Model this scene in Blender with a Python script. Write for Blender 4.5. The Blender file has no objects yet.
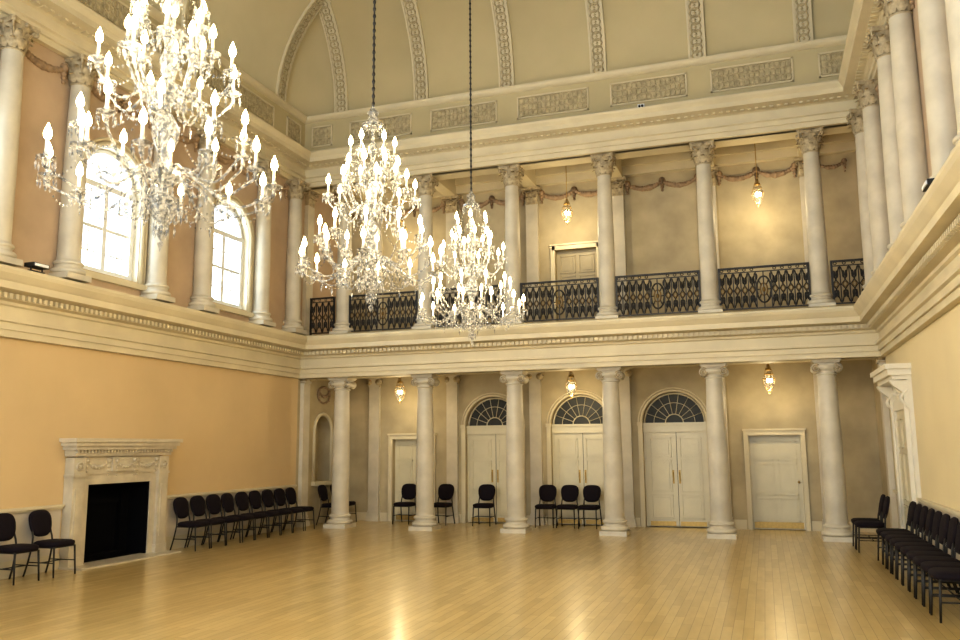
import bpy, math, random
from mathutils import Matrix, Vector
random.seed(7)
S=2.106; X0=-9.32; XC=X0+2.5*S; XL=XC-3*S+0.02; XR=XC+3*S-0.02
YC=17.4; YF=YC-0.25; YB=19.2; YN=-2.5
HC=3.42; HB=4.42; HT=8.06; ZS=9.88; RC=3.3; ZT=ZS+RC
COLX=[X0+i*S for i in range(6)]
PAIRS=[(2.1,3.4),(5.4,6.7),(8.7,10.0),(12.0,13.3),(15.3,16.6)]
WINC=[1.1-0.0,4.4,7.7,11.0,14.3]
# ------------------------------------------------------------ materials
def mat(name,col,rough=.6,metal=0,var=.12,scale=3.0,bump=0,emit=None,es=0,spec=.5,stretch=None,col2=None):
    m=bpy.data.materials.new(name); m.use_nodes=True; nt=m.node_tree; b=nt.nodes['Principled BSDF']
    b.inputs['Roughness'].default_value=rough; b.inputs['Metallic'].default_value=metal
    b.inputs['Specular IOR Level'].default_value=spec
    tc=nt.nodes.new('ShaderNodeTexCoord'); mp=nt.nodes.new('ShaderNodeMapping'); nz=nt.nodes.new('ShaderNodeTexNoise')
    nt.links.new(tc.outputs['Object'],mp.inputs[0]); nt.links.new(mp.outputs[0],nz.inputs['Vector'])
    if stretch: mp.inputs['Scale'].default_value=stretch
    nz.inputs['Scale'].default_value=scale; nz.inputs['Detail'].default_value=5
    cr=nt.nodes.new('ShaderNodeValToRGB'); nt.links.new(nz.outputs['Fac'],cr.inputs[0])
    cr.color_ramp.elements[0].position=.3; cr.color_ramp.elements[1].position=.7
    c2=col2 if col2 else tuple(min(1,c*(1+var*.5)) for c in col)
    cr.color_ramp.elements[0].color=tuple(c*(1-var) for c in col)+(1,)
    cr.color_ramp.elements[1].color=tuple(c2)+(1,)
    nt.links.new(cr.outputs[0],b.inputs['Base Color'])
    if bump:
        bp=nt.nodes.new('ShaderNodeBump'); bp.inputs['Strength'].default_value=bump; bp.inputs['Distance'].default_value=.01
        nt.links.new(nz.outputs['Fac'],bp.inputs['Height']); nt.links.new(bp.outputs[0],b.inputs['Normal'])
    if emit:
        b.inputs['Emission Color'].default_value=emit+(1,); b.inputs['Emission Strength'].default_value=es
    return m
M={}
M['cream']=mat('cream_painted_stone',(.61,.54,.375),.55,var=.10,scale=1.6)
M['column']=mat('column_stone',(.575,.525,.415),.5,var=.19,scale=2.2,bump=.1)
M['capital']=mat('carved_capital_stone',(.44,.365,.235),.7,var=.4,scale=14)
M['ornament']=mat('relief_ornament_stone',(.33,.23,.14),.7,var=.3,scale=12)
M['fret']=mat('plaster_fretwork',(.48,.41,.26),.7,var=.3,scale=12)
M['tan']=mat('tan_wall_paint',(.59,.445,.25),.6,var=.07,scale=.8)
M['yellow']=mat('pale_yellow_wall_paint',(.69,.59,.37),.6,var=.06,scale=.8)
M['dado']=mat('dado_paint',(.60,.54,.44),.5,var=.06,scale=1.5)
M['stone']=mat('tan_wall_stone',(.44,.37,.235),.7,var=.22,scale=1.6,bump=.1)
M['pinkst']=mat('upper_wall_stone',(.48,.365,.255),.7,var=.15,scale=1.3)
M['ceil']=mat('ceiling_plaster',(.48,.415,.255),.8,var=.08,scale=.7)
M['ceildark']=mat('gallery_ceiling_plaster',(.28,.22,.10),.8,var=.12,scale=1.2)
M['door']=mat('door_paint',(.63,.57,.40),.35,var=.06,scale=3)
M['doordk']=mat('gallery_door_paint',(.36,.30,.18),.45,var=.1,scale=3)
M['white']=mat('white_window_paint',(.75,.77,.78),.4,var=.04,scale=3)
M['caseW']=mat('doorcase_paint',(.72,.67,.54),.4,var=.05,scale=3)
M['marble']=mat('grey_cream_marble',(.55,.485,.36),.3,var=.18,scale=4)
M['black']=mat('black_iron',(.010,.009,.008),.5,var=.3,scale=8)
M['soot']=mat('soot_black',(.003,.003,.004),.9,var=.3,scale=5,spec=.1)
M['fabric']=mat('plum_black_fabric',(.009,.005,.009),.85,var=.35,scale=60,bump=.3,spec=.25)
M['gold']=mat('gilded_metal',(.22,.14,.05),.5,metal=.7,var=.2,scale=20)
M['brass']=mat('brass',(.5,.34,.12),.5,metal=.8,var=.15,scale=20)
M['dkglass']=mat('dark_fanlight_glass',(.035,.037,.033),.5,var=.2,scale=4,spec=.3)
M['candle']=mat('candle_tube',(.70,.66,.55),.4,var=.03,emit=(1,.75,.42),es=.3)
M['flame']=mat('flame_bulb',(1,.85,.5),.4,var=.01,emit=(1,.78,.42),es=40)
M['lampglow']=mat('lantern_bulb',(1,.85,.5),.4,var=.01,emit=(1,.80,.48),es=16)
for k in('flame','lampglow','candle'): M[k].cycles.emission_sampling='NONE'
def crystal(name,tr,col,es):
    m=bpy.data.materials.new(name); m.use_nodes=True; nt=m.node_tree; b=nt.nodes['Principled BSDF']
    b.inputs['Roughness'].default_value=.08; b.inputs['Specular IOR Level'].default_value=.9
    tc=nt.nodes.new('ShaderNodeTexCoord')
    nz=nt.nodes.new('ShaderNodeTexNoise'); nz.inputs['Scale'].default_value=30; nt.links.new(tc.outputs['Object'],nz.inputs['Vector'])
    cr=nt.nodes.new('ShaderNodeValToRGB'); nt.links.new(nz.outputs['Fac'],cr.inputs[0])
    cr.color_ramp.elements[0].position=.42; cr.color_ramp.elements[1].position=.60
    cr.color_ramp.elements[0].color=(col[0]*.22,col[1]*.27,col[2]*.34,1); cr.color_ramp.elements[1].color=tuple(col)+(1,)
    nt.links.new(cr.outputs[0],b.inputs['Base Color'])
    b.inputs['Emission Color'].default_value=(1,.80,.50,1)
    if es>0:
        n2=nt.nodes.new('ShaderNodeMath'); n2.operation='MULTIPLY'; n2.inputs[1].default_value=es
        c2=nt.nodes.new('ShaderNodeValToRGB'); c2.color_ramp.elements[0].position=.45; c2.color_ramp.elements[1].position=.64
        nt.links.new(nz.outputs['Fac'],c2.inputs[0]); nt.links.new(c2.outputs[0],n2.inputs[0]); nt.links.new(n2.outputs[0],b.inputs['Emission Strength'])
    t=nt.nodes.new('ShaderNodeBsdfTransparent'); mx=nt.nodes.new('ShaderNodeMixShader'); mx.inputs[0].default_value=tr
    nt.links.new(b.outputs[0],mx.inputs[1]); nt.links.new(t.outputs[0],mx.inputs[2])
    nt.links.new(mx.outputs[0],nt.nodes['Material Output'].inputs['Surface'])
    m.cycles.emission_sampling='NONE'
    return m
M['crystal']=crystal('cut_crystal_added_glow',.54,(.33,.33,.32),.62)  # speckled warm emission added to the crystal, imitates bulb light scattering in it
M['glass']=crystal('clear_glass',.85,(.8,.85,.85),0)
# floor
fm=bpy.data.materials.new('polished_oak_strip_floor'); fm.use_nodes=True; nt=fm.node_tree; b=nt.nodes['Principled BSDF']
tc=nt.nodes.new('ShaderNodeTexCoord'); mp=nt.nodes.new('ShaderNodeMapping'); mp.inputs['Rotation'].default_value=(0,0,math.radians(90))
br=nt.nodes.new('ShaderNodeTexBrick'); nt.links.new(tc.outputs['Object'],mp.inputs[0]); nt.links.new(mp.outputs[0],br.inputs['Vector'])
br.inputs['Scale'].default_value=1; br.inputs['Brick Width'].default_value=1.0; br.inputs['Row Height'].default_value=.10
br.inputs['Mortar Size'].default_value=.003; br.inputs['Bias'].default_value=0; br.offset=.37
br.inputs['Color1'].default_value=(.47,.34,.135,1); br.inputs['Color2'].default_value=(.60,.455,.20,1); br.inputs['Mortar'].default_value=(.30,.20,.075,1)
nz=nt.nodes.new('ShaderNodeTexNoise'); m2=nt.nodes.new('ShaderNodeMapping'); m2.inputs['Scale'].default_value=(6,1.2,1)
nt.links.new(tc.outputs['Object'],m2.inputs[0]); nt.links.new(m2.outputs[0],nz.inputs['Vector']); nz.inputs['Scale'].default_value=2; nz.inputs['Detail'].default_value=6
mx=nt.nodes.new('ShaderNodeMix'); mx.data_type='RGBA'; mx.blend_type='MULTIPLY'; mx.inputs[0].default_value=.4
cr=nt.nodes.new('ShaderNodeValToRGB'); cr.color_ramp.elements[0].color=(.62,.6,.55,1); cr.color_ramp.elements[0].position=.3; cr.color_ramp.elements[1].position=.7
nt.links.new(nz.outputs['Fac'],cr.inputs[0]); nt.links.new(br.outputs['Color'],mx.inputs[6]); nt.links.new(cr.outputs[0],mx.inputs[7]); nt.links.new(mx.outputs[2],b.inputs['Base Color'])
b.inputs['Roughness'].default_value=.30; b.inputs['Coat Weight'].default_value=.5; b.inputs['Coat Roughness'].default_value=.18
M['floor']=fm
# ------------------------------------------------------------ mesh builder
class MB:
    def __init__(s,*mats): s.v=[];s.f=[];s.m=[];s.s=[];s.mats=mats;s.T=None
    def add(s,vs,fs,mi=0,sm=False):
        o=len(s.v)
        if s.T: vs=[s.T(*p) for p in vs]
        s.v+=[tuple(p) for p in vs]
        for f in fs: s.f.append(tuple(i+o for i in f)); s.m.append(mi); s.s.append(sm)
    def box(s,x0,x1,y0,y1,z0,z1,mi=0):
        s.add([(x0,y0,z0),(x1,y0,z0),(x1,y1,z0),(x0,y1,z0),(x0,y0,z1),(x1,y0,z1),(x1,y1,z1),(x0,y1,z1)],
              [(0,3,2,1),(4,5,6,7),(0,1,5,4),(1,2,6,5),(2,3,7,6),(3,0,4,7)],mi)
    def lathe(s,prof,n=16,cx=0,cy=0,cz=0,mi=0,sm=True,a0=0,a1=2*math.pi):
        full=abs(a1-a0-2*math.pi)<1e-6; k=n if full else n+1
        vs=[];fs=[]
        for r,z in prof:
            for i in range(k):
                a=a0+(a1-a0)*i/n; vs.append((cx+r*math.cos(a),cy+r*math.sin(a),cz+z))
        for j in range(len(prof)-1):
            for i in range(n):
                i2=(i+1)%k; fs.append((j*k+i,j*k+i2,(j+1)*k+i2,(j+1)*k+i))
        s.add(vs,fs,mi,sm)
    def tube(s,pts,r,n=6,mi=0,closed=False,sm=True,caps=True):
        P=[Vector(p) for p in pts]; N=len(P); vs=[];fs=[]; pu=None
        rr=r if isinstance(r,(list,tuple)) else [r]*N
        for i,p in enumerate(P):
            if closed: t=P[(i+1)%N]-P[i-1]
            else: t=P[min(i+1,N-1)]-P[max(i-1,0)]
            if t.length<1e-9: t=Vector((0,0,1))
            t.normalize()
            if pu is None:
                a=Vector((0,0,1)) if abs(t.z)<.9 else Vector((1,0,0)); u=t.cross(a).normalized()
            else:
                u=(pu-t*pu.dot(t)); u=u.normalized() if u.length>1e-6 else t.orthogonal().normalized()
            pu=u; w=t.cross(u)
            for k in range(n):
                a=2*math.pi*k/n; vs.append(p+u*(rr[i]*math.cos(a))+w*(rr[i]*math.sin(a)))
        for i in range(N if closed else N-1):
            j=(i+1)%N
            for k in range(n):
                k2=(k+1)%n; fs.append((i*n+k,i*n+k2,j*n+k2,j*n+k))
        if caps and not closed: fs.append(tuple(range(n))[::-1]); fs.append(tuple((N-1)*n+k for k in range(n)))
        s.add(vs,fs,mi,sm)
    def ball(s,c,r,mi=0,n=6,m=4,sz=1):
        s.lathe([(max(1e-4,r*math.sin(math.pi*j/m)),-r*sz*math.cos(math.pi*j/m)) for j in range(m+1)],n,c[0],c[1],c[2],mi)
    def octa(s,c,r,h,mi=0,hb=None):
        x,y,z=c; hb=h if hb is None else hb
        s.add([(x+r,y,z),(x,y+r,z),(x-r,y,z),(x,y-r,z),(x,y,z+h),(x,y,z-hb)],
              [(0,1,4),(1,2,4),(2,3,4),(3,0,4),(1,0,5),(2,1,5),(3,2,5),(0,3,5)],mi)
    def loft(s,rings,mi=0,sm=True,cap=True):
        n=len(rings[0]); vs=[p for r in rings for p in r]; fs=[]
        for j in range(len(rings)-1):
            for i in range(n):
                k=(i+1)%n; fs.append((j*n+i,j*n+k,(j+1)*n+k,(j+1)*n+i))
        if cap: fs.append(tuple(range(n))[::-1]); fs.append(tuple((len(rings)-1)*n+i for i in range(n)))
        s.add(vs,fs,mi,sm)
    def mesh(s,name):
        me=bpy.data.meshes.new(name); me.from_pydata(s.v,[],s.f)
        for m in s.mats: me.materials.append(M[m])
        me.polygons.foreach_set('material_index',s.m); me.polygons.foreach_set('use_smooth',s.s)
        me.update()
        return me
    def obj(s,name,loc=(0,0,0),rz=0):
        return place(s.mesh(name),name,loc,rz)
def place(me,name,loc=(0,0,0),rz=0):
    o=bpy.data.objects.new(name,me); bpy.context.scene.collection.objects.link(o); o.location=loc; o.rotation_euler=(0,0,rz); return o
def usweep(mb,prof,mi=0,sm=False,xl=XL,xr=XR,yf=YF,yn=YN,sides='lbr'):
    k=len(prof); vs=[]
    for o,z in prof: vs.append((xl+o,yn,z))
    for o,z in prof: vs.append((xl+o,yf-o,z))
    for o,z in prof: vs.append((xr-o,yf-o,z))
    for o,z in prof: vs.append((xr-o,yn,z))
    fs=[]
    for a,c in enumerate('lbr'):
        if c not in sides: continue
        for i in range(k-1): fs.append((a*k+i,(a+1)*k+i,(a+1)*k+i+1,a*k+i+1))
    mb.add(vs,fs,mi,sm)
ML=lambda s,z,d:(XL-d,s,z)
MR=lambda s,z,d:(XR+d,s,z)
MBk=lambda s,z,d:(s,YB+d,z)
MF=lambda s,z,d:(s,YF+d,z)
def archwall(mb,P,s0,s1,z0,z1,ops,t=.35,mi=0,rmi=None,back=True):
    rmi=mi if rmi is None else rmi
    def q(a,b,c,d,m): mb.add([P(*a),P(*b),P(*c),P(*d)],[(0,1,2,3)],m)
    def rect(a,b,c,d):
        if b-a<1e-5 or d-c<1e-5: return
        for dd in ((0,t) if back else (0,)): q((a,c,dd),(b,c,dd),(b,d,dd),(a,d,dd),mi)
    cur=s0
    for c,w,zb,zs,ar in sorted(ops):
        a,b=c-w/2,c+w/2; rect(cur,a,z0,z1); rect(a,b,z0,zb)
        if ar:
            n=16; pts=[(c-w/2*math.cos(math.pi*i/n),zs+w/2*math.sin(math.pi*i/n)) for i in range(n+1)]
        else: pts=[(a,zs),(b,zs)]
        for i in range(len(pts)-1):
            (xa,za),(xb,zb2)=pts[i],pts[i+1]
            for dd in ((0,t) if back else (0,)): q((xa,za,dd),(xb,zb2,dd),(xb,z1,dd),(xa,z1,dd),mi)
            q((xa,za,0),(xb,zb2,0),(xb,zb2,t),(xa,za,t),rmi)
        q((a,zb,0),(a,zs,0),(a,zs,t),(a,zb,t),rmi); q((b,zb,0),(b,zs,0),(b,zs,t),(b,zb,t),rmi)
        q((a,zb,0),(b,zb,0),(b,zb,t),(a,zb,t),rmi)
        cur=b
    rect(cur,s1,z0,z1)
def mapbox(mb,P,s0,s1,z0,z1,d0,d1,mi=0):
    o=mb.T; mb.T=lambda x,y,z:P(x,z,y); mb.box(s0,s1,d0,d1,z0,z1,mi); mb.T=o
def ring(mb,P,s,z,rx,rz,d,t=.018,mi=0,n=10):
    mb.tube([P(s+rx*math.cos(2*math.pi*i/n),z+rz*math.sin(2*math.pi*i/n),d) for i in range(n)],t,4,mi,closed=True)
# ------------------------------------------------------------ room shell
mb=MB('floor'); mb.box(XL-.3,XR+.3,YN,YB+.3,-.12,0); mb.obj('floor')
FPC=11.43
wl=MB('tan','pinkst','stone','cream')
archwall(wl,ML,YN,YF,0,HC,[(FPC,1.42,0,1.26,False)],t=.45,mi=0)
archwall(wl,ML,YF,YB,0,4.0,[(18.35,.75,1.0,2.2,True)],t=.35,mi=2)
archwall(wl,ML,YN,YF,HC,ZS,[(c,1.36,4.72,6.25,True) for c in WINC],t=.35,mi=1,rmi=3)
archwall(wl,ML,YF,YB,4.0,8.6,[],t=.35,mi=1)
wl.box(XL-.37,XL-.34,17.9,18.8,.9,2.8,2)
wl.obj('wall_left')
wr=MB('yellow','pinkst','stone','cream')
archwall(wr,MR,YN,YF,0,HC,[],t=.35,mi=0)
archwall(wr,MR,YF,YB,0,4.0,[],t=.35,mi=2)
archwall(wr,MR,YN,YF,HC,ZS,[],t=.35,mi=1,rmi=3)
archwall(wr,MR,YF,YB,4.0,8.6,[],t=.35,mi=1)
wr.obj('wall_right')
DX=[XC-2.14,XC,XC+2.14]; SX=[XC-4.25,XC+4.25]
wb=MB('stone','pinkst')
archwall(wb,MBk,XL-.35,XR+.35,0,4.0,[(x,1.40,0,2.30,True) for x in DX]+[(x,1.06,0,2.0,False) for x in SX],t=.3,mi=0)
archwall(wb,MBk,XL-.35,XR+.35,4.0,8.6,[(XC,1.02,4.0,6.5,False)],t=.3,mi=0)
wb.box(XL-.35,XR+.35,YB+.3,YB+.4,0,8.6,0)
wb.obj('wall_back')
# dado and rails
td=MB('dado','cream')
DR=14.55; DR2=16.25
for P,segs in ((ML,[(YN,FPC-1.12),(FPC+1.12,17.1)]),(MR,[(YN,DR),(DR2,17.1)])):
    for a,b_ in segs:
        mapbox(td,P,a,b_,0,.93,-.012,0,0)
        mapbox(td,P,a,b_,0,.2,-.04,-.012,1); mapbox(td,P,a,b_,.2,.23,-.03,-.012,1)
        mapbox(td,P,a,b_,.90,.93,-.045,-.012,1); mapbox(td,P,a,b_,.93,.97,-.07,0,1)
td.obj('trim_dado_rail')
tb=MB('cream')
cur=XL
for x,w in sorted([(x,1.40) for x in DX]+[(x,1.06) for x in SX]):
    tb.box(cur+.0,x-w/2-.12,YB-.04,YB,0,.2); cur=x+w/2+.12
tb.box(cur,XR,YB-.04,YB,0,.2)
tb.obj('baseboard_back')
# lower entablature
te=MB('cream','column')
prof=[(-.1,HC),(.10,HC),(.10,HC+.10),(.135,HC+.10),(.135,HC+.2),(.18,HC+.215),(.18,HC+.26),(.10,HC+.27),(.10,3.86),(.14,3.88),(.15,3.92),(.26,3.94),(.26,4.02),(.30,4.03),(.44,4.05),(.44,4.15),(.46,4.17),(.52,4.25),(.54,4.30),(.54,4.34),(.30,HB-.02),(-.1,HB)]
usweep(te,prof)
def dent(mb,z0,z1,o0,o1,w,pitch,mi=0):
    y=YF-o1-.05
    while y>YN:
        mapbox(mb,ML,y-w,y,z0,z1,-o1,-o0,mi); mapbox(mb,MR,y-w,y,z0,z1,-o1,-o0,mi); y-=pitch
    x=XL+o1+.05
    while x<XR-o1-w: mapbox(mb,MF,x,x+w,z0,z1,-o1,-o0,mi); x+=pitch
dent(te,3.945,4.015,.2,.32,.05,.10)
te.box(XL,XR,YF,YC+.25,HC,4.0)
te.obj('trim_lower_entablature')
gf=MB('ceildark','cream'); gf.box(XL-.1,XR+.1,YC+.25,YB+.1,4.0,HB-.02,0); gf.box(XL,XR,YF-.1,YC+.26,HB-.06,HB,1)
for x in COLX: gf.box(x-.16,x+.16,YC+.25,YB,3.6,4.0,1)
gf.box(XL,XR,YB-.14,YB,3.6,3.75,1); gf.box(XL,XR,YB-.2,YB,3.75,4.0,1)
gf.obj('gallery_floor')
# upper entablature + attic
tu=MB('cream','fret','ceil')
prof=[(-.1,HT),(.10,HT),(.10,HT+.1),(.135,HT+.11),(.135,HT+.2),(.18,HT+.22),(.18,HT+.25),(.10,HT+.26),(.10,8.5),(.16,8.53),(.30,8.55),(.42,8.57),(.42,8.67),(.48,8.74),(.5,8.78),(.30,8.85),(.06,8.88),(.06,8.98),(.03,9.0)]
usweep(tu,prof)
usweep(tu,[(.03,9.0),(.03,9.72)],2)
usweep(tu,[(.03,9.72),(.08,9.74),(.12,9.78),(.14,9.82),(.14,9.86),(0,ZS),(-.1,ZS)])
dent(tu,8.52,8.565,.15,.27,.07,.14)
tu.box(XL,XR,YF,YC+.25,HT,8.6); tu.box(XL,XR,YF,YC+.1,8.6,ZS)
RIBX=COLX; RIBY=[16.0,12.65,9.35,6.05,2.75,-.55]
def panel(P,a,b_):
    z0,z1=9.08,9.60
    for (p,q,r,s_) in ((a,b_,z0,z0+.03),(a,b_,z1-.03,z1),(a,a+.03,z0,z1),(b_-.03,b_,z0,z1)): mapbox(tu,P,p,q,r,s_,-.06,-.03,0)
    mapbox(tu,P,a+.03,b_-.03,z0+.03,z1-.03,-.036,-.03,1)
    n=max(2,round((b_-a-.1)/.10)); st=(b_-a-.1)/n
    for i in range(n):
        for z in (z0+.12,z0+.26,z0+.40): ring(tu,P,a+.05+(i+.5)*st,z,.062,.075,-.045,.014,1,8)
for i in range(-1,6):
    a=(X0+i*S if i>=0 else XL)+.24; b_=(X0+(i+1)*S if i<5 else XR)-.24
    if b_-a>.4: panel(MF,a,b_)
ys=[16.95]+RIBY
for P in (ML,MR):
    for i in range(len(ys)-1): panel(P,ys[i+1]+.28,ys[i]-(.28 if i else .05))
tu.obj('trim_upper_entablature')
# gallery ceiling
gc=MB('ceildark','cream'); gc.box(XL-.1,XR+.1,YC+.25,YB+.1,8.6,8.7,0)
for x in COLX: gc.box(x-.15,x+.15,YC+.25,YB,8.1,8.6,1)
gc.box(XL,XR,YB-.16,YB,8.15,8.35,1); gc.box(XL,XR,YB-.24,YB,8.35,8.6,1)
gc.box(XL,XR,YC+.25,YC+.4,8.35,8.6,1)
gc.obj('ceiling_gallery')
# coved ceiling
mc=MB('ceil')
N=20; prof=[(RC*(1-math.cos(math.pi/2*i/N)),ZS+RC*math.sin(math.pi/2*i/N)) for i in range(N+1)]
usweep(mc,prof,0,True)
mc.add([(XL+RC,YN,ZT),(XL+RC,YF-RC,ZT),(XR-RC,YF-RC,ZT),(XR-RC,YN,ZT)],[(0,1,2,3)])
mc.obj('ceiling')
tr=MB('cream','fret')
def rib(P,s,dmax):
    th=math.pi/2 if dmax>=RC else math.acos(1-dmax/RC)
    n=max(6,int(th/.09)); w=.18
    def C(t,lift): return (RC-(RC-lift)*math.cos(t), ZS+(RC-lift)*math.sin(t))
    rings=[]
    for i in range(n+1):
        t=th*i/n; r=[]
        for ds,l in ((-w,0),(-w,.07),(-w+.04,.07),(-w+.04,.035),(w-.04,.035),(w-.04,.07),(w,.07),(w,0)):
            o,z=C(t,l); r.append(P(s+ds,z,-o))
        rings.append(r)
    tr.loft(rings,0,False)
    k=int(th*RC/.15)
    for i in range(k):
        t=(i+.5)*th/k; pts=[]
        for j in range(8):
            a=2*math.pi*j/8; o,z=C(t+.10/RC*math.sin(a),.055); pts.append(P(s+.105*math.cos(a),z,-o))
        tr.tube(pts,.02,4,1,closed=True)
        o,z=C(t,.05); tr.octa(P(s,z,-o),.035,.035,1)
for x in RIBX: rib(MF,x,min(x-XL,XR-x)-.0)
for y in RIBY: rib(ML,y,YF-y); rib(MR,y,YF-y)
tr.obj('trim_ceiling_ribs')
# ------------------------------------------------------------ columns
def base(mb,r,mi=0):
    mb.box(-r*1.38,r*1.38,-r*1.38,r*1.38,0,.09,mi)
    p=[(r*1.3,.09)]
    for i in range(7): a=-math.pi/2+math.pi*i/6; p.append((r*1.24+.045*math.cos(a),.135+.045*math.sin(a)))
    p+=[(r*1.15,.185),(r*1.12,.21),(r*1.15,.235)]
    for i in range(7): a=-math.pi/2+math.pi*i/6; p.append((r*1.12+.03*math.cos(a),.265+.03*math.sin(a)))
    p+=[(r*1.06,.30),(r*1.02,.33),(r,.38)]
    mb.lathe(p,28,mi=mi)
def shaft(mb,r,z0,z1,mi=0):
    p=[]
    for i in range(13):
        t=i/12; k=1-.16*max(0,(t-.3)/.7)**1.6; p.append((r*k,z0+(z1-z0)*t))
    mb.lathe(p,28,mi=mi); return r*.84
def ionic():
    mb=MB('column','capital'); H=HC; r=.20; base(mb,r); rt=shaft(mb,r,.38,H-.30)
    mb.lathe([(rt,H-.30),(rt+.02,H-.295),(rt+.03,H-.28),(rt+.02,H-.265),(rt,H-.26),(rt,H-.22),(rt+.03,H-.20),(rt+.06,H-.16),(rt+.065,H-.12),(rt+.03,H-.09)],28,mi=0)
    mb.box(-.21,.21,-.16,.16,H-.115,H-.06,0)
    for sx in (-1,1):
        cx=sx*.195; cz=H-.165
        mb.tube([(cx,-.17,cz),(cx,-.085,cz),(cx,0,cz),(cx,.085,cz),(cx,.17,cz)],[.09,.075,.06,.075,.09],16,0)
        for sy in (-1,1):
            pts=[]
            for i in range(26):
                a=i/25*4.2*math.pi; rr=.085*(1-i/25*.85); pts.append((cx-sx*rr*math.sin(a),sy*.173,cz+rr*math.cos(a)))
            mb.tube(pts,.012,4,1); mb.ball((cx,sy*.173,cz),.02,1)
    mb.box(-.24,.24,-.21,.21,H-.06,H-.03,0); mb.box(-.26,.26,-.23,.23,H-.03,H,0)
    return mb.mesh('ionic_column')
def leaf(mb,a,r0,z0,h,w,curl,mi=1):
    n=7; L=[];C=[];R=[]
    for i in range(n):
        t=i/(n-1)
        if t<.75: rr=r0+.03*t+curl*.25*t*t; z=z0+h*t/.8
        else:
            u=(t-.75)/.25; rr=r0+.0225+curl*.14+curl*.86*math.sin(u*math.pi/2); z=z0+h*.9375+h*.06*math.sin(u*math.pi)-h*.14*u*u
        ww=w*(.75+.5*math.sin(math.pi*min(1,t*1.1)))*(1-.55*max(0,t-.7)/.3)
        ww*=1+(.12 if i%2 else -.1)
        ca,sa=math.cos(a),math.sin(a)
        for lst,s_,dr in ((L,-1,-.012),(C,0,.016),(R,1,-.012)):
            lst.append(((rr+dr)*ca-s_*ww*sa,(rr+dr)*sa+s_*ww*ca,z))
    vs=L+C+R; fs=[]
    for i in range(n-1): fs+=[(i,n+i,n+i+1,i+1),(n+i,2*n+i,2*n+i+1,n+i+1)]
    mb.add(vs,fs,mi,True)
def corcap(mb,r,z0,H,mi=1):
    mb.lathe([(r+.0,z0-.03),(r+.025,z0-.015),(r,z0),(r+.005,z0+.2),(r+.05,H-.09),(r+.07,H-.07)],24,mi=mi)
    h=H-z0
    for i in range(8): leaf(mb,i*math.pi/4,r+.012,z0,h*.36,.052,.07,mi)
    for i in range(8): leaf(mb,(i+.5)*math.pi/4,r+.02,z0+h*.1,h*.56,.052,.09,mi)
    for i in range(4):
        a=math.pi/4+i*math.pi/2; ca,sa=math.cos(a),math.sin(a)
        pts=[((r+.03)*ca,(r+.03)*sa,z0+h*.45),((r+.06)*ca,(r+.06)*sa,z0+h*.66)]
        for k in range(11):
            t=math.pi*.6-k*.55; R_=.05*(1-k/13); pts.append(((r+.13+R_*math.sin(-t+1.9))*ca,(r+.13+R_*math.sin(-t+1.9))*sa,H-.115+R_*math.cos(-t+1.9)))
        mb.tube(pts,.017,5,mi)
        b_=i*math.pi/2; mb.ball(((r+.09)*math.cos(b_),(r+.09)*math.sin(b_),H-.05),.035,mi)
    def ab(sc,z):
        o=[]
        for i in range(4):
            a=math.pi/4+i*math.pi/2; R_=(r+.19)*sc
            for da in (-.07,.07): o.append((R_*math.cos(a+da),R_*math.sin(a+da),z))
            for f in (.25,.5,.75):
                a2=a+f*math.pi/2; rr=(r+.19)*sc*(.66+.34*abs(2*f-1)**2*.55); o.append((rr*math.cos(a2),rr*math.sin(a2),z))
        return o
    mb.loft([ab(.93,H-.07),ab(.97,H-.035),ab(1,H-.03),ab(1,H)],mi,False)
def corinthian():
    mb=MB('column','capital'); H=HT-HB; r=.175; base(mb,r); rt=shaft(mb,r,.38,H-.42); corcap(mb,rt,H-.42,H)
    return mb.mesh('corinthian_column')
def pilaster(H,w,d,cor=True):
    mb=MB('column','capital'); h=.42 if cor else .28
    mb.box(-w/2-.04,w/2+.04,-d-.05,0,0,.1); mb.box(-w/2-.03,w/2+.03,-d-.03,0,.1,.18); mb.box(-w/2-.015,w/2+.015,-d-.015,0,.2,.25)
    mb.box(-w/2,w/2,-d,0,.18,H-h)
    mb.box(-w/2-.015,w/2+.015,-d-.015,0,H-h,H-h+.03,1)
    if cor:
        mb.box(-w/2,w/2,-d,0,H-h,H-.08,1)
        for row,(zz,hh,cu) in enumerate(((H-h+.03,.15,.06),(H-h+.07,.22,.08))):
            n=3-row
            for k in range(n):
                x=(k-(n-1)/2)*w/3; mb.T=lambda a,b_,c,x=x:(b_+x,-a,c); leaf(mb,0,d+.005,zz,hh,w/6.5,cu); mb.T=None
        for sx in (-1,1):
            pts=[(sx*w*.3,-d-.02,H-.22)]+[(sx*(w/2+.02)+.04*math.cos(t)*sx,-d-.05,H-.12+.04*math.sin(t)) for t in [3.1-.6*k for k in range(9)]]
            mb.tube(pts,.014,5,1)
        mb.ball((0,-d-.04,H-.07),.03,1)
    else:
        for sx in (-1,1):
            mb.tube([(sx*w*.45,-d-.04,H-.16),(sx*w*.45,0,H-.16)],.075,14,1)
            mb.tube([(sx*w*.45+.05*(1-k/14)*math.cos(k*.8),-d-.045,H-.16+.05*(1-k/14)*math.sin(k*.8)) for k in range(14)],.01,4,1)
        mb.box(-w/2,w/2,-d-.03,0,H-h,H-.06,0)
    mb.box(-w/2-.09,w/2+.09,-d-.09,0,H-.06,H,1)
    return mb.mesh('wall_pilaster')
ion=ionic(); cor=corinthian(); pl=pilaster(3.6,.28,.10,False); pu=pilaster(8.1-HB,.3,.1,True)
for x in COLX:
    place(ion,'ionic_column',(x,YC,0)); place(cor,'corinthian_column',(x,YC,HB))
    place(pl,'ionic_pilaster',(x,YB,0)); place(pu,'corinthian_pilaster',(x,YB,HB))
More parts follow.
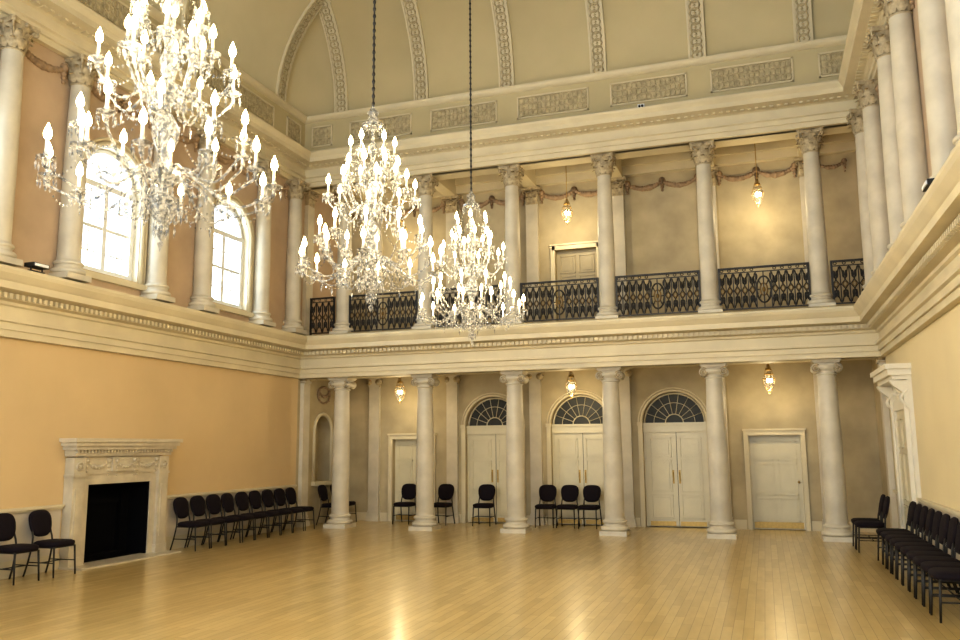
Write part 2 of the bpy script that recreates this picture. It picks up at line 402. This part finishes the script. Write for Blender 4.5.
for sd,X,rz in ((1,XL,math.pi/2),(-1,XR,-math.pi/2)):
    place(pl,'ionic_pilaster',(X,YC,0),rz); place(pu,'corinthian_pilaster',(X,YC,HB),rz)
    for pr in PAIRS:
        for y in pr: place(cor,'corinthian_column',(X+sd*.14,y,HB))
# garlands
def garland(mb,P,a,b_,z,drop,d,mi=0,r=.04):
    n=max(7,int((b_-a)/.055))
    for i in range(n+1):
        t=i/n; s_=a+(b_-a)*t; zz=z-drop*4*t*(1-t); R=r*(.7+.6*math.sin(math.pi*t))*random.uniform(.85,1.15)
        mb.ball(P(s_,zz,d),R,mi,6,4)
    for e in (a,b_):
        mb.ball(P(e,z+.02,d),r*1.5,mi,6,4)
        for k in range(3): mb.ball(P(e,z-.08-.07*k,d),r*(1-.2*k),mi,6,4)
g=MB('ornament')
xs=[XL]+COLX+[XR]
for i in range(len(xs)-1):
    a,b_=xs[i]+.24,xs[i+1]-.24
    if b_-a<1.0: garland(g,MBk,a,b_,7.95,.1,-.02)
    else:
        m_=(a+b_)/2; garland(g,MBk,a,m_,7.95,.14,-.02,0,.055); garland(g,MBk,m_,b_,7.95,.14,-.02,0,.055)
for P in (ML,MR):
    for i,pr in enumerate(PAIRS):
        garland(g,P,pr[0]+.24,pr[1]-.24,7.85,.12,-.02,0,.055)
        nx=PAIRS[i+1][0] if i+1<len(PAIRS) else None
        if nx:
            a,b_=pr[1]+.24,nx-.24; m_=(a+b_)/2; garland(g,P,a,m_,7.85,.13,-.02,0,.055); garland(g,P,m_,b_,7.85,.13,-.02,0,.055)
g.obj('trim_garland_frieze')
# niche surround
nm=MB('cream','ornament')
nm.tube([ML(18.35-.43,1.0,-.01),ML(18.35-.43,2.2,-.01)]+[ML(18.35-.43*math.cos(math.pi*i/12),2.2+.43*math.sin(math.pi*i/12),-.01) for i in range(1,12)]+[ML(18.35+.43,2.2,-.01),ML(18.35+.43,1.0,-.01)],.045,6,0)
mapbox(nm,ML,17.85,18.85,.9,1.0,-.1,0,0)
ring(nm,ML,18.35,3.1,.3,.2,-.02,.03,1,16); garland(nm,ML,18.1,18.6,3.18,.12,-.03,1,.03)
nm.obj('trim_niche')
# ------------------------------------------------------------ windows
def window():
    mb=MB('white','glass'); w=.68; z0=4.72; zs=6.25
    def bar(y0,y1,za,zb,t=.03): mb.box(-t,t,y0,y1,za,zb,0)
    bar(-w,-w+.09,z0,zs,.05); bar(w-.09,w,z0,zs,.05); bar(-w,w,z0,z0+.1,.06); bar(-w,w,zs-.05,zs+.05,.05); bar(-.045,.045,z0,zs,.04)
    bar(-w,w,5.49,5.55,.03)
    for y in (-.33,.33): bar(y-.013,y+.013,z0,zs,.015)
    for z in (5.1,5.88): bar(-w,w,z-.013,z+.013,.015)
    n=16
    mb.tube([(0,-(w-.04)*math.cos(math.pi*i/n),zs+(w-.04)*math.sin(math.pi*i/n)) for i in range(n+1)],.05,6,0)
    mb.tube([(0,-.3*math.cos(math.pi*i/n),zs+.3*math.sin(math.pi*i/n)) for i in range(n+1)],.015,4,0)
    for k in range(1,6):
        a=math.pi*k/6; mb.tube([(0,-.3*math.cos(a),zs+.3*math.sin(a)),(0,-(w-.05)*math.cos(a),zs+(w-.05)*math.sin(a))],.015,4,0)
    mb.tube([(0,0,zs),(0,0,zs+.3)],.015,4,0)
    return mb.mesh('window')
wm=window()
for i,c in enumerate(WINC):
    place(wm,'window_%d'%(i+1),(XL-.18,c,0))
    L=bpy.data.lights.new('window_daylight','AREA'); L.shape='RECTANGLE'; L.size=2.4; L.size_y=1.6; L.energy=160; L.color=(.66,.83,1)
    o=place(L,'window_daylight',(XL-.75,c,5.85)); o.rotation_euler=(0,-math.pi/2,0)
aw=MB('cream')
for c in WINC:
    for rr,tt in ((.74,.05),(.83,.03)):
        aw.tube([ML(c-rr,4.66,-.01)]+[ML(c-rr*math.cos(math.pi*i/16),6.25+rr*math.sin(math.pi*i/16),-.01) for i in range(17)]+[ML(c+rr,4.66,-.01)],tt,6)
    mapbox(aw,ML,c-.85,c+.85,4.58,4.68,-.1,0)
aw.obj('trim_window_surrounds')
# ------------------------------------------------------------ doors
def leafpanel(mb,x0,x1,z0,z1,y=0,mi=0,rows=((.08,.33),(.36,.70),(.73,.94)),cols=2):
    mb.box(x0,x1,y,y+.05,z0,z1,mi); W=x1-x0; Hh=z1-z0; st=.09
    cw=(W-st*(cols+1))/cols
    for a,b_ in rows:
        for k in range(cols):
            xa=x0+st+k*(cw+st); xb=xa+cw; za=z0+a*Hh; zb=z0+b_*Hh
            for q in ((xa,xb,za,za+.022),(xa,xb,zb-.022,zb),(xa,xa+.022,za,zb),(xb-.022,xb,za,zb)): mb.box(q[0],q[1],y-.022,y,q[2],q[3],mi)
            mb.box(xa+.06,xb-.06,y-.014,y,za+.06,zb-.06,mi)
def archdoor():
    mb=MB('door','brass','dkglass','cream'); w=.66
    leafpanel(mb,-w,-.004,.01,2.1,0,0,cols=1); leafpanel(mb,.004,w,.01,2.1,0,0,cols=1)
    mb.box(-.02,.02,-.012,.0,.01,2.1,0); mb.box(.02,.03,-.004,.0,.01,2.1,2)
    mb.box(-.70,-w,-.02,.08,0,2.1,0); mb.box(w,.70,-.02,.08,0,2.1,0); mb.box(-.70,.70,.06,.08,0,2.1,0)
    for s_ in (-1,1):
        mb.box(s_*.07-.02,s_*.07+.02,-.012,0,.95,1.25,1); mb.tube([(s_*.07,-.04,1.0),(s_*.07,-.04,1.2)],.01,6,1); mb.box(s_*.33-.28,s_*.33+.28,-.006,0,.02,.12,1)
    mb.box(-.70,.70,-.05,.08,2.1,2.3,0); mb.box(-.70,.70,-.08,.0,2.26,2.31,0)
    n=20; vs=[(0,.03,2.3)]+[(-.69*math.cos(math.pi*i/n),.03,2.3+.69*math.sin(math.pi*i/n)) for i in range(n+1)]
    mb.add(vs,[(0,i+1,i+2) for i in range(n)],2)
    for rr,t in ((.67,.022),(.2,.014),(.46,.008)): mb.tube([(-rr*math.cos(math.pi*i/n),.0,2.3+rr*math.sin(math.pi*i/n)) for i in range(n+1)],t,5,3)
    for k in range(1,9):
        a=math.pi*k/9; mb.tube([(-.2*math.cos(a),0,2.3+.2*math.sin(a)),(-.66*math.cos(a),0,2.3+.66*math.sin(a))],.008,4,3)
    for rr,t in ((.73,.03),(.79,.02)):
        mb.tube([(-rr*math.cos(math.pi*i/n),-.155,2.3+rr*math.sin(math.pi*i/n)) for i in range(n+1)],t,6,3)
    for s_ in (-1,1):
        a,b_=sorted((s_*.70,s_*.80)); mb.box(a,b_,-.19,-.15,0,2.25,3); mb.box(a-.01,b_+.01,-.22,-.15,2.25,2.33,3); mb.box(a,b_,-.2,-.15,0,.2,3)
    return mb.mesh('door')
def plaindoor(H=2.0,w=.53,dm='door'):
    mb=MB(dm,'brass','cream')
    leafpanel(mb,-w,w,.0,H,0,0); mb.box(-w+.03,w-.03,-.006,0,.02,.15,1)
    mb.tube([(w-.08,0,1.0),(w-.08,-.05,1.0)],.012,6,1); mb.ball((w-.08,-.06,1.0),.028,1,8,6)
    for s_ in (-1,1):
        a,b_=sorted((s_*w,s_*(w+.1))); mb.box(a,b_,-.19,-.15,0,H+.1,2); a,b_=sorted((s_*(w+.07),s_*(w+.1))); mb.box(a,b_,-.205,-.19,0,H+.1,2)
    mb.box(-w-.1,w+.1,-.19,-.15,H,H+.1,2); mb.box(-w-.12,w+.12,-.22,-.15,H+.1,H+.14,2)
    return mb.mesh('door')
ad=archdoor(); pd=plaindoor(); k=1
for x in DX: place(ad,'door_%d'%k,(x,YB+.15,0)); k+=1
for x in SX: place(pd,'door_%d'%k,(x,YB+.15,0)); k+=1
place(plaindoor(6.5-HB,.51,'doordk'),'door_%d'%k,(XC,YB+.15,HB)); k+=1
# right doorcase
mb=MB('caseW','door','brass')
w=.55; H=2.35
leafpanel(mb,-w,w,.01,H,-.03-.03,1)
for s_ in (-1,1):
    a,b_=sorted((s_*w,s_*(w+.2))); mb.box(a,b_,-.09,0,0,H+.15,0); a,b_=sorted((s_*(w+.13),s_*(w+.2))); mb.box(a,b_,-.12,-.09,0,H+.15,0)
    cx=s_*(w+.22); 
    mb.box(cx-.1,cx+.1,-.06,0,0,H+.5,0)
    for yy in (cx-.07,cx+.07):
        mb.tube([(yy,-.06-.08*math.sin(t)*(1+.8*(t/5)), H+.02+.085*t) for t in [i*.35 for i in range(14)]],.02,5,0)
    rings=[]
    for i in range(12):
        t=i/11; y=-.08-.22*t**1.5-.03*math.sin(t*9); z=H+.0+.45*t; rings.append([(cx-.08,0,z-.02),(cx+.08,0,z-.02),(cx+.08,y,z),(cx-.08,y,z)])
    mb.loft(rings,0,False)
mb.box(-w,w,-.09,0,H,H+.15,0); mb.box(-w-.12,w+.12,-.07,0,H+.15,H+.45,0)
for i in range(5): mb.ball((-.4+.2*i,-.08,H+.3-.05*(1-abs(i-2)/2)),.05,0)
mb.box(-.88,.88,-.28,0,H+.45,H+.52,0); mb.box(-.92,.92,-.34,0,H+.52,H+.62,0); mb.box(-.96,.96,-.38,0,H+.62,H+.70,0)
mb.obj('door_%d'%k,(XR-.001,(DR+DR2)/2,0),-math.pi/2)
# ------------------------------------------------------------ fireplace
mb=MB('marble','soot','black','ornament')
ow=.71; oh=1.25
P=lambda s2,z,d:(s2,d,z)
for s_ in (-1,1):
    a,b_=sorted((s_*ow,s_*(ow+.14))); mb.box(a,b_,-.12,0,0,oh+.16,0)
    a,b_=sorted((s_*(ow+.14),s_*(ow+.38))); mb.box(a,b_,-.18,0,.16,1.68,0); mb.box(a-.02,b_+.02,-.2,0,0,.16,0)
    mb.box(a+.05,b_-.05,-.195,-.18,.3,1.2,0); mb.box(a-.015,b_+.015,-.2,0,1.38,1.42,0)
    cx=(a+b_)/2; ring(mb,P,cx,1.54,.07,.06,-.19,.015,0,12); mb.ball((cx,-.19,1.54),.03,0)
mb.box(-ow,ow,-.12,0,oh,oh+.16,0)
mb.box(-ow-.16,ow+.16,-.14,0,oh+.16,1.70,0)
mb.box(-.28,.28,-.19,-.14,oh+.2,1.68,0)
garland(mb,P,-.8,-.33,1.61,.09,-.15,0,.028); garland(mb,P,.33,.8,1.61,.09,-.15,0,.028); garland(mb,P,-.2,.2,1.60,.08,-.2,0,.024)
mb.box(-1.11,1.11,-.21,0,1.70,1.75,0)
i=-1.1
while i<1.08: mb.box(i,i+.035,-.25,-.2,1.75,1.80,0); i+=.07
mb.box(-1.12,1.12,-.2,0,1.75,1.80,0)
mb.box(-1.16,1.16,-.28,0,1.80,1.86,0); mb.box(-1.20,1.20,-.32,0,1.86,1.92,0); mb.box(-1.24,1.24,-.35,0,1.92,1.98,0)
mb.box(-ow,ow,.40,.44,0,oh,1); mb.box(-ow-.0,-ow+.03,-.1,.42,0,oh,1); mb.box(ow-.03,ow,-.1,.42,0,oh,1); mb.box(-ow,ow,-.1,.42,oh-.02,oh,1); mb.box(-ow,ow,-.1,.42,0,.02,1)
for s_ in (-1,1): mb.box(min(s_*.5,s_*.68),max(s_*.5,s_*.68),.30,.40,.02,1.2,1)
mb.box(-.5,.5,.34,.40,.9,1.2,1); mb.box(-.42,.42,.15,.34,.02,.10,1)
mb.box(-1.14,1.14,-.5,-.0,0,.025,0)
mb.obj('marble_fireplace',(XL+.001,FPC,0),math.pi/2)
# ------------------------------------------------------------ balcony railing
def railing(W):
    mb=MB('black','gold'); H=.95
    mb.box(-W/2,W/2,-.03,.03,H-.035,H,0); mb.box(-W/2,W/2,-.012,.012,.83,.85,0); mb.box(-W/2,W/2,-.015,.015,.08,.105,0)
    for x in (-W/2+.02,W/2-.02): mb.box(x-.02,x+.02,-.02,.02,0,H,0)
    n=max(2,round(W/.15)); st=W/n
    for i in range(n):
        x=-W/2+(i+.5)*st; c=abs(x)<st*1.1 and W>1.4
        if i: mb.box(x-st/2-.011,x-st/2+.011,-.011,.011,.1,.84,0)
        if c: continue
        for zc,rr in ((.27,.062),(.66,.062)):
            for sg in (-1,1):
                pts=[(x+sg*(.012+rr*(1-k/20)*.6*(1-math.cos(k*.5))*.5+ .0),0,zc+rr*(1-k/22)*math.sin(k*.5)*1.5) for k in range(16)]
                mb.tube(pts,.013,4,0)
        mb.tube([(x-st*.4,0,.12),(x,0,.38),(x+st*.4,0,.47),(x,0,.56),(x-st*.4,0,.82)],.012,4,0)
        mb.tube([(x+st*.4,0,.12),(x,0,.38),(x-st*.4,0,.47),(x,0,.56),(x+st*.4,0,.82)],.012,4,0)
        ring(mb,P,x,.89,.03,.025,0,.009,0,8); ring(mb,P,x,.47,.035,.05,0,.01,1,8)
    if W>1.4:
        ring(mb,P,0,.47,.14,.27,0,.018,0,16); ring(mb,P,0,.47,.07,.13,0,.014,1,12); mb.ball((0,0,.47),.035,1,8,6,1.6)
        for k in range(8):
            a=k*math.pi/4; mb.tube([(.07*math.cos(a),0,.47+.13*math.sin(a)),(.13*math.cos(a),0,.47+.26*math.sin(a))],.012,4,0)
        for sg in (-1,1):
            mb.tube([(sg*(.15+.03*math.sin(k*.8)),0,.12+.045*k) for k in range(16)],.013,4,0)
    return mb.mesh('balcony_railing')
rl=railing(S-.36)
for i in range(5): place(rl,'balcony_railing',(X0+(i+.5)*S,YC-.05,HB))
wend=X0-XL-.18-.14; re_=railing(wend-.05)
place(re_,'balcony_railing',(XL+.14+wend/2,YC-.05,HB)); place(re_,'balcony_railing',(XR-.14-wend/2,YC-.05,HB))
# ------------------------------------------------------------ lanterns
def lantern(L):
    mb=MB('brass','glass','lampglow','candle')
    mb.lathe([(.02,-.2),(.05,-.17),(.09,-.12),(.12,-.03),(.125,.06),(.10,.13),(.085,.16)],14,mi=1)
    for z,r in ((.16,.09),(.06,.127),(-.17,.05)): mb.tube([(r*math.cos(t*math.pi/7),r*math.sin(t*math.pi/7),z) for t in range(14)],.008,5,0,closed=True)
    for k in range(4):
        a=k*math.pi/2+.4; mb.tube([(rr*math.cos(a),rr*math.sin(a),z) for rr,z in ((.05,-.17),(.12,-.03),(.127,.06),(.09,.16),(.06,.26),(.015,.36))],.007,4,0)
    mb.lathe([(.001,-.26),(.018,-.23),(.01,-.2),(.05,-.17)],8,mi=0); mb.lathe([(.07,.24),(.05,.27),(.015,.30),(.01,.37)],10,mi=0)
    for k in range(3):
        a=k*2.094; x,y=.04*math.cos(a),.04*math.sin(a); mb.tube([(x,y,-.1),(x,y,-.02)],.01,6,3); mb.ball((x,y,.025),.034,2,8,6,1.5)
    mb.tube([(0,0,-.17),(0,0,-.1)],.01,5,0)
    mb.tube([(0,0,.36),(0,0,L)],.010,5,0); mb.lathe([(.06,L),(.05,L-.03),(.01,L-.06)],10,mi=0)
    return mb.mesh('hanging_lantern')
YLn=18.35; ll=lantern(.9); lu=lantern(8.6-7.13)
for x in (XC-2*S,XC,XC+2*S):
    for me,z,e in ((ll,3.1,25),(lu,7.13,40)):
        place(me,'hanging_lantern',(x,YLn,z))
        L=bpy.data.lights.new('lantern_light','POINT'); L.energy=e; L.color=(1,.80,.48); L.shadow_soft_size=.03
        place(L,'lantern_light',(x,YLn,z-.32))
# ------------------------------------------------------------ chandelier
def chandelier(top):
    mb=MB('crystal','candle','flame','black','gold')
    prof=[(.001,.0),(.02,.03),(.035,.06),(.02,.09),(.015,.12),(.05,.16),(.11,.22),(.14,.29),(.10,.33),(.03,.36),(.03,.40),(.11,.44),(.15,.47),(.14,.50),(.05,.53),(.035,.6),(.05,.66),(.09,.76),(.10,.84),(.06,.92),(.03,.97),(.03,1.02),(.09,1.06),(.12,1.10),(.11,1.13),(.04,1.16),(.03,1.22),(.06,1.3),(.075,1.38),(.04,1.46),(.025,1.5),(.07,1.54),(.09,1.57),(.03,1.61),(.025,1.68),(.05,1.76),(.05,1.84),(.02,1.92),(.02,2.02),(.05,2.06),(.12,2.07),(.13,2.10),(.07,2.15),(.05,2.2),(.07,2.24),(.03,2.3),(.015,2.34)]
    mb.lathe(prof,12,sm=False)
    def prism(x,y,z,l=.07,r=.011): mb.octa((x,y,z-.018),.007,.012); mb.octa((x,y,z-.045),r,.02,0,l)
    def candle(x,y,z):
        mb.lathe([(.008,-.06),(.02,-.04),(.012,-.02),(.03,-.005),(.062,.012),(.066,.02),(.02,.008),(.018,.05),(.024,.06)],10,x,y,z,0,False)
        for k in range(6):
            a=k*math.pi/3; prism(x+.06*math.cos(a),y+.06*math.sin(a),z+.01,.05)
        mb.lathe([(.012,.03),(.012,.14),(.001,.142)],6,x,y,z,1)
        mb.lathe([(.003,.135),(.021,.155),(.027,.18),(.020,.215),(.001,.26)],8,x,y,z,2)
    def tier(n,r,z0,dip,zt,off,r0=.1):
        for i in range(n):
            a=2*math.pi*(i+off)/n; ca,sa=math.cos(a),math.sin(a); pts=[]
            for k in range(13):
                t=k/12; rr=r0+(r-r0)*(t if t<.85 else .85+.15*math.sin((t-.85)/.15*math.pi/2)); 
                zz=z0+(zt-z0)*t**2.2-dip*math.sin(max(0,(t-.22)/.78)*math.pi)**1.3 if t>.22 else z0+.05*math.sin(t/.22*math.pi)
                pts.append((rr*ca,rr*sa,zz))
            mb.tube(pts,.0105,5,0); candle(r*ca,r*sa,zt+.05)
            for k in (5,8): prism(pts[k][0],pts[k][1],pts[k][2]-.01,.07,.013)
            mb.ball(pts[6],.02,0,6,4)
    tier(12,.78,.45,.15,.38,0); tier(10,.58,.50,.12,.68,.5)
    tier(8,.49,1.10,.12,1.18,.25); tier(8,.30,1.12,.05,1.40,.75,.08)
    tier(6,.25,1.57,.05,1.66,.1,.06)
    def strand(p,q,sag,n):
        for i in range(n+1):
            t=i/n; mb.octa((p[0]+(q[0]-p[0])*t,p[1]+(q[1]-p[1])*t,p[2]+(q[2]-p[2])*t-sag*4*t*(1-t)),.010,.012)
    for i in range(8):
        a=2*math.pi*(i+.25)/8; c,s_=math.cos(a),math.sin(a)
        strand((.12*c,.12*s_,2.07),(.24*c,.24*s_,1.72),.10,10)
        strand((.09*c,.09*s_,1.56),(.44*c,.44*s_,1.22),.10,12)
        strand((.11*c,.11*s_,1.09),(.55*c,.55*s_,.75),.12,14)
    for i in range(12):
        a=2*math.pi*i/12; b_=2*math.pi*(i+1)/12
        strand((.78*math.cos(a),.78*math.sin(a),.38),(.78*math.cos(b_),.78*math.sin(b_),.38),.09,9)
        strand((.14*math.cos(a),.14*math.sin(a),.29),(.45*math.cos(a),.45*math.sin(a),.30),.08,9)
    for rr,z,n,l in ((.13,2.09,12,.09),(.12,1.08,12,.09),(.15,.46,14,.12),(.14,.28,12,.11),(.09,1.55,10,.08),(.05,.14,8,.09)):
        for i in range(n): a=2*math.pi*i/n; prism(rr*math.cos(a),rr*math.sin(a),z,l,.012)
    mb.octa((0,0,-.02),.03,.03,0,.06)
    mb.tube([(0,0,2.32),(0,0,top)],.012,6,3)
    z=2.36
    while z<top-.1: mb.ball((0,0,z),.020,3,6,4,1.6); z+=.09
    mb.lathe([(.02,top-.12),(.10,top-.06),(.16,top-.01),(.16,top)],14,mi=4)
    return mb.mesh('crystal_chandelier')
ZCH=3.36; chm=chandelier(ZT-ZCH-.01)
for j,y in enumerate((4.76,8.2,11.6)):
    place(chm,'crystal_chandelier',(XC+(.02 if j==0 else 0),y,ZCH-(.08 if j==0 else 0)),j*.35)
    for k in range(4):
        a=k*math.pi/2+.5; L=bpy.data.lights.new('candle_light','POINT'); L.energy=56; L.color=(1,.80,.52); L.shadow_soft_size=.04
        place(L,'candle_light',(XC+.72*math.cos(a),y+.72*math.sin(a),ZCH+1.0))
# ------------------------------------------------------------ chairs (front = -Y)
def chair():
    mb=MB('fabric','black')
    def se(cx,cy,a,b_,z,n=24,e=.55):
        o=[]
        for i in range(n):
            t=2*math.pi*i/n; c,s_=math.cos(t),math.sin(t)
            o.append((cx+a*math.copysign(abs(c)**e,c),cy+b_*math.copysign(abs(s_)**e,s_),z))
        return o
    mb.loft([se(0,-.02,.20,.20,.415),se(0,-.02,.225,.225,.42),se(0,-.02,.235,.235,.45),se(0,-.02,.23,.23,.48),se(0,-.02,.20,.20,.497),se(0,-.02,.10,.10,.503)],0)
    def back(sc,y):
        o=[]
        for i in range(28):
            t=2*math.pi*i/28; c,s_=math.cos(t),math.sin(t)
            x=math.copysign(abs(c)**.62,c); z=math.copysign(abs(s_)**.8,s_)
            wd=.205*(1+.10*z); zz=.735+z*.19*sc; o.append((x*wd*sc,.215+(zz-.55)*.22+y,zz))
        return o
    mb.loft([back(.72,-.028),back(.93,-.02),back(1,0),back(.96,.018),back(.8,.022)],0)
    for s_ in (-1,1):
        mb.tube([(s_*.205,.30,0),(s_*.2,.24,.2),(s_*.19,.195,.43),(s_*.175,.205,.55),(s_*.165,.235,.65)],.014,6,1)
        mb.tube([(s_*.205,-.235,0),(s_*.195,-.205,.42)],[.012,.015],6,1)
        mb.tube([(s_*.19,-.2,.415),(s_*.19,.2,.415)],.014,6,1)
        mb.tube([(s_*.2,-.22,.2),(s_*.2,.24,.2)],.009,5,1)
    mb.tube([(-.19,-.2,.415),(.19,-.2,.415)],.014,6,1); mb.tube([(-.19,.2,.415),(.19,.2,.415)],.014,6,1)
    mb.tube([(-.2,.01,.2),(.2,.01,.2)],.009,5,1)
    return mb.mesh('banquet_chair')
ch=chair()
LW=math.pi/2; RW=-math.pi/2
for y in (8.5,9.15,9.8): place(ch,'banquet_chair',(XL+.42,y,0),LW+random.uniform(-.06,.06))
for i in range(9): place(ch,'banquet_chair',(XL+.42,12.95+.47*i,0),LW+random.uniform(-.05,.05))
for i in range(10): place(ch,'banquet_chair',(XR-.43,10.0+.49*i,0),RW+random.uniform(-.04,.04))
for y in (15.75,16.3): place(ch,'banquet_chair',(XR-.62,y,0),RW)
for y in (18.0,18.6): place(ch,'banquet_chair',(XL+.5,y,0),LW)
for x in (XC-4.2,XC-3.25,XC-2.2,XC-.72,XC-.22,XC+.28):
    place(ch,'banquet_chair',(x,YB-.55,0),random.uniform(-.06,.06))
# small fixtures
def spot():
    mb=MB('black','white'); mb.box(-.14,.14,-.09,.09,.06,.12,0); mb.box(-.12,.12,-.1,-.09,.07,.11,1)
    mb.tube([(-.1,0,0),(-.1,0,.07)],.012,5,0); mb.tube([(.1,0,0),(.1,0,.07)],.012,5,0); mb.box(-.13,.13,-.03,.03,0,.012,0)
    return mb.mesh('floodlight')
sp=spot(); place(sp,'floodlight',(XL+.42,9.15,4.372),math.pi/2); place(sp,'floodlight',(XR-.42,9.4,4.372),-math.pi/2)
cm=MB('white','black'); cm.box(-.07,.07,-.12,0,0,.1,0); cm.tube([(-.03,-.12,.05),(-.03,-.15,.05)],.025,8,1); cm.tube([(.03,-.12,.05),(.03,-.15,.05)],.025,8,1)
cm.obj('emergency_spotlight',(-2.1,YF-.03,8.9))
# ------------------------------------------------------------ world + camera
w=bpy.data.worlds.new('World'); bpy.context.scene.world=w; w.use_nodes=True
bg=w.node_tree.nodes['Background']; bg.inputs[0].default_value=(.86,.94,1,1); bg.inputs[1].default_value=2.9
bpy.context.scene.view_settings.view_transform='Standard'
try: bpy.context.scene.view_settings.look='Medium High Contrast'
except Exception as e: print('look',e)
f,pi_,ya,ro=828.75,.1518,.3265,.0077
c,s_=math.cos(ya),math.sin(ya); cp,sp_=math.cos(pi_),math.sin(pi_); cr_,sr=math.cos(ro),math.sin(ro)
F=Vector((-s_*cp,c*cp,sp_)); U0=Vector((s_*sp_,-c*sp_,cp)); R0=Vector((c,s_,0)); R=R0*cr_-U0*sr; U=R0*sr+U0*cr_
cd=bpy.data.cameras.new('camera'); cd.lens=f/960*36; cd.sensor_width=36; cd.clip_end=200
co=bpy.data.objects.new('camera',cd); bpy.context.scene.collection.objects.link(co)
mt=Matrix(((R.x,U.x,-F.x,0),(R.y,U.y,-F.y,0),(R.z,U.z,-F.z,1.8),(0,0,0,1))); co.matrix_world=mt
bpy.context.scene.camera=co
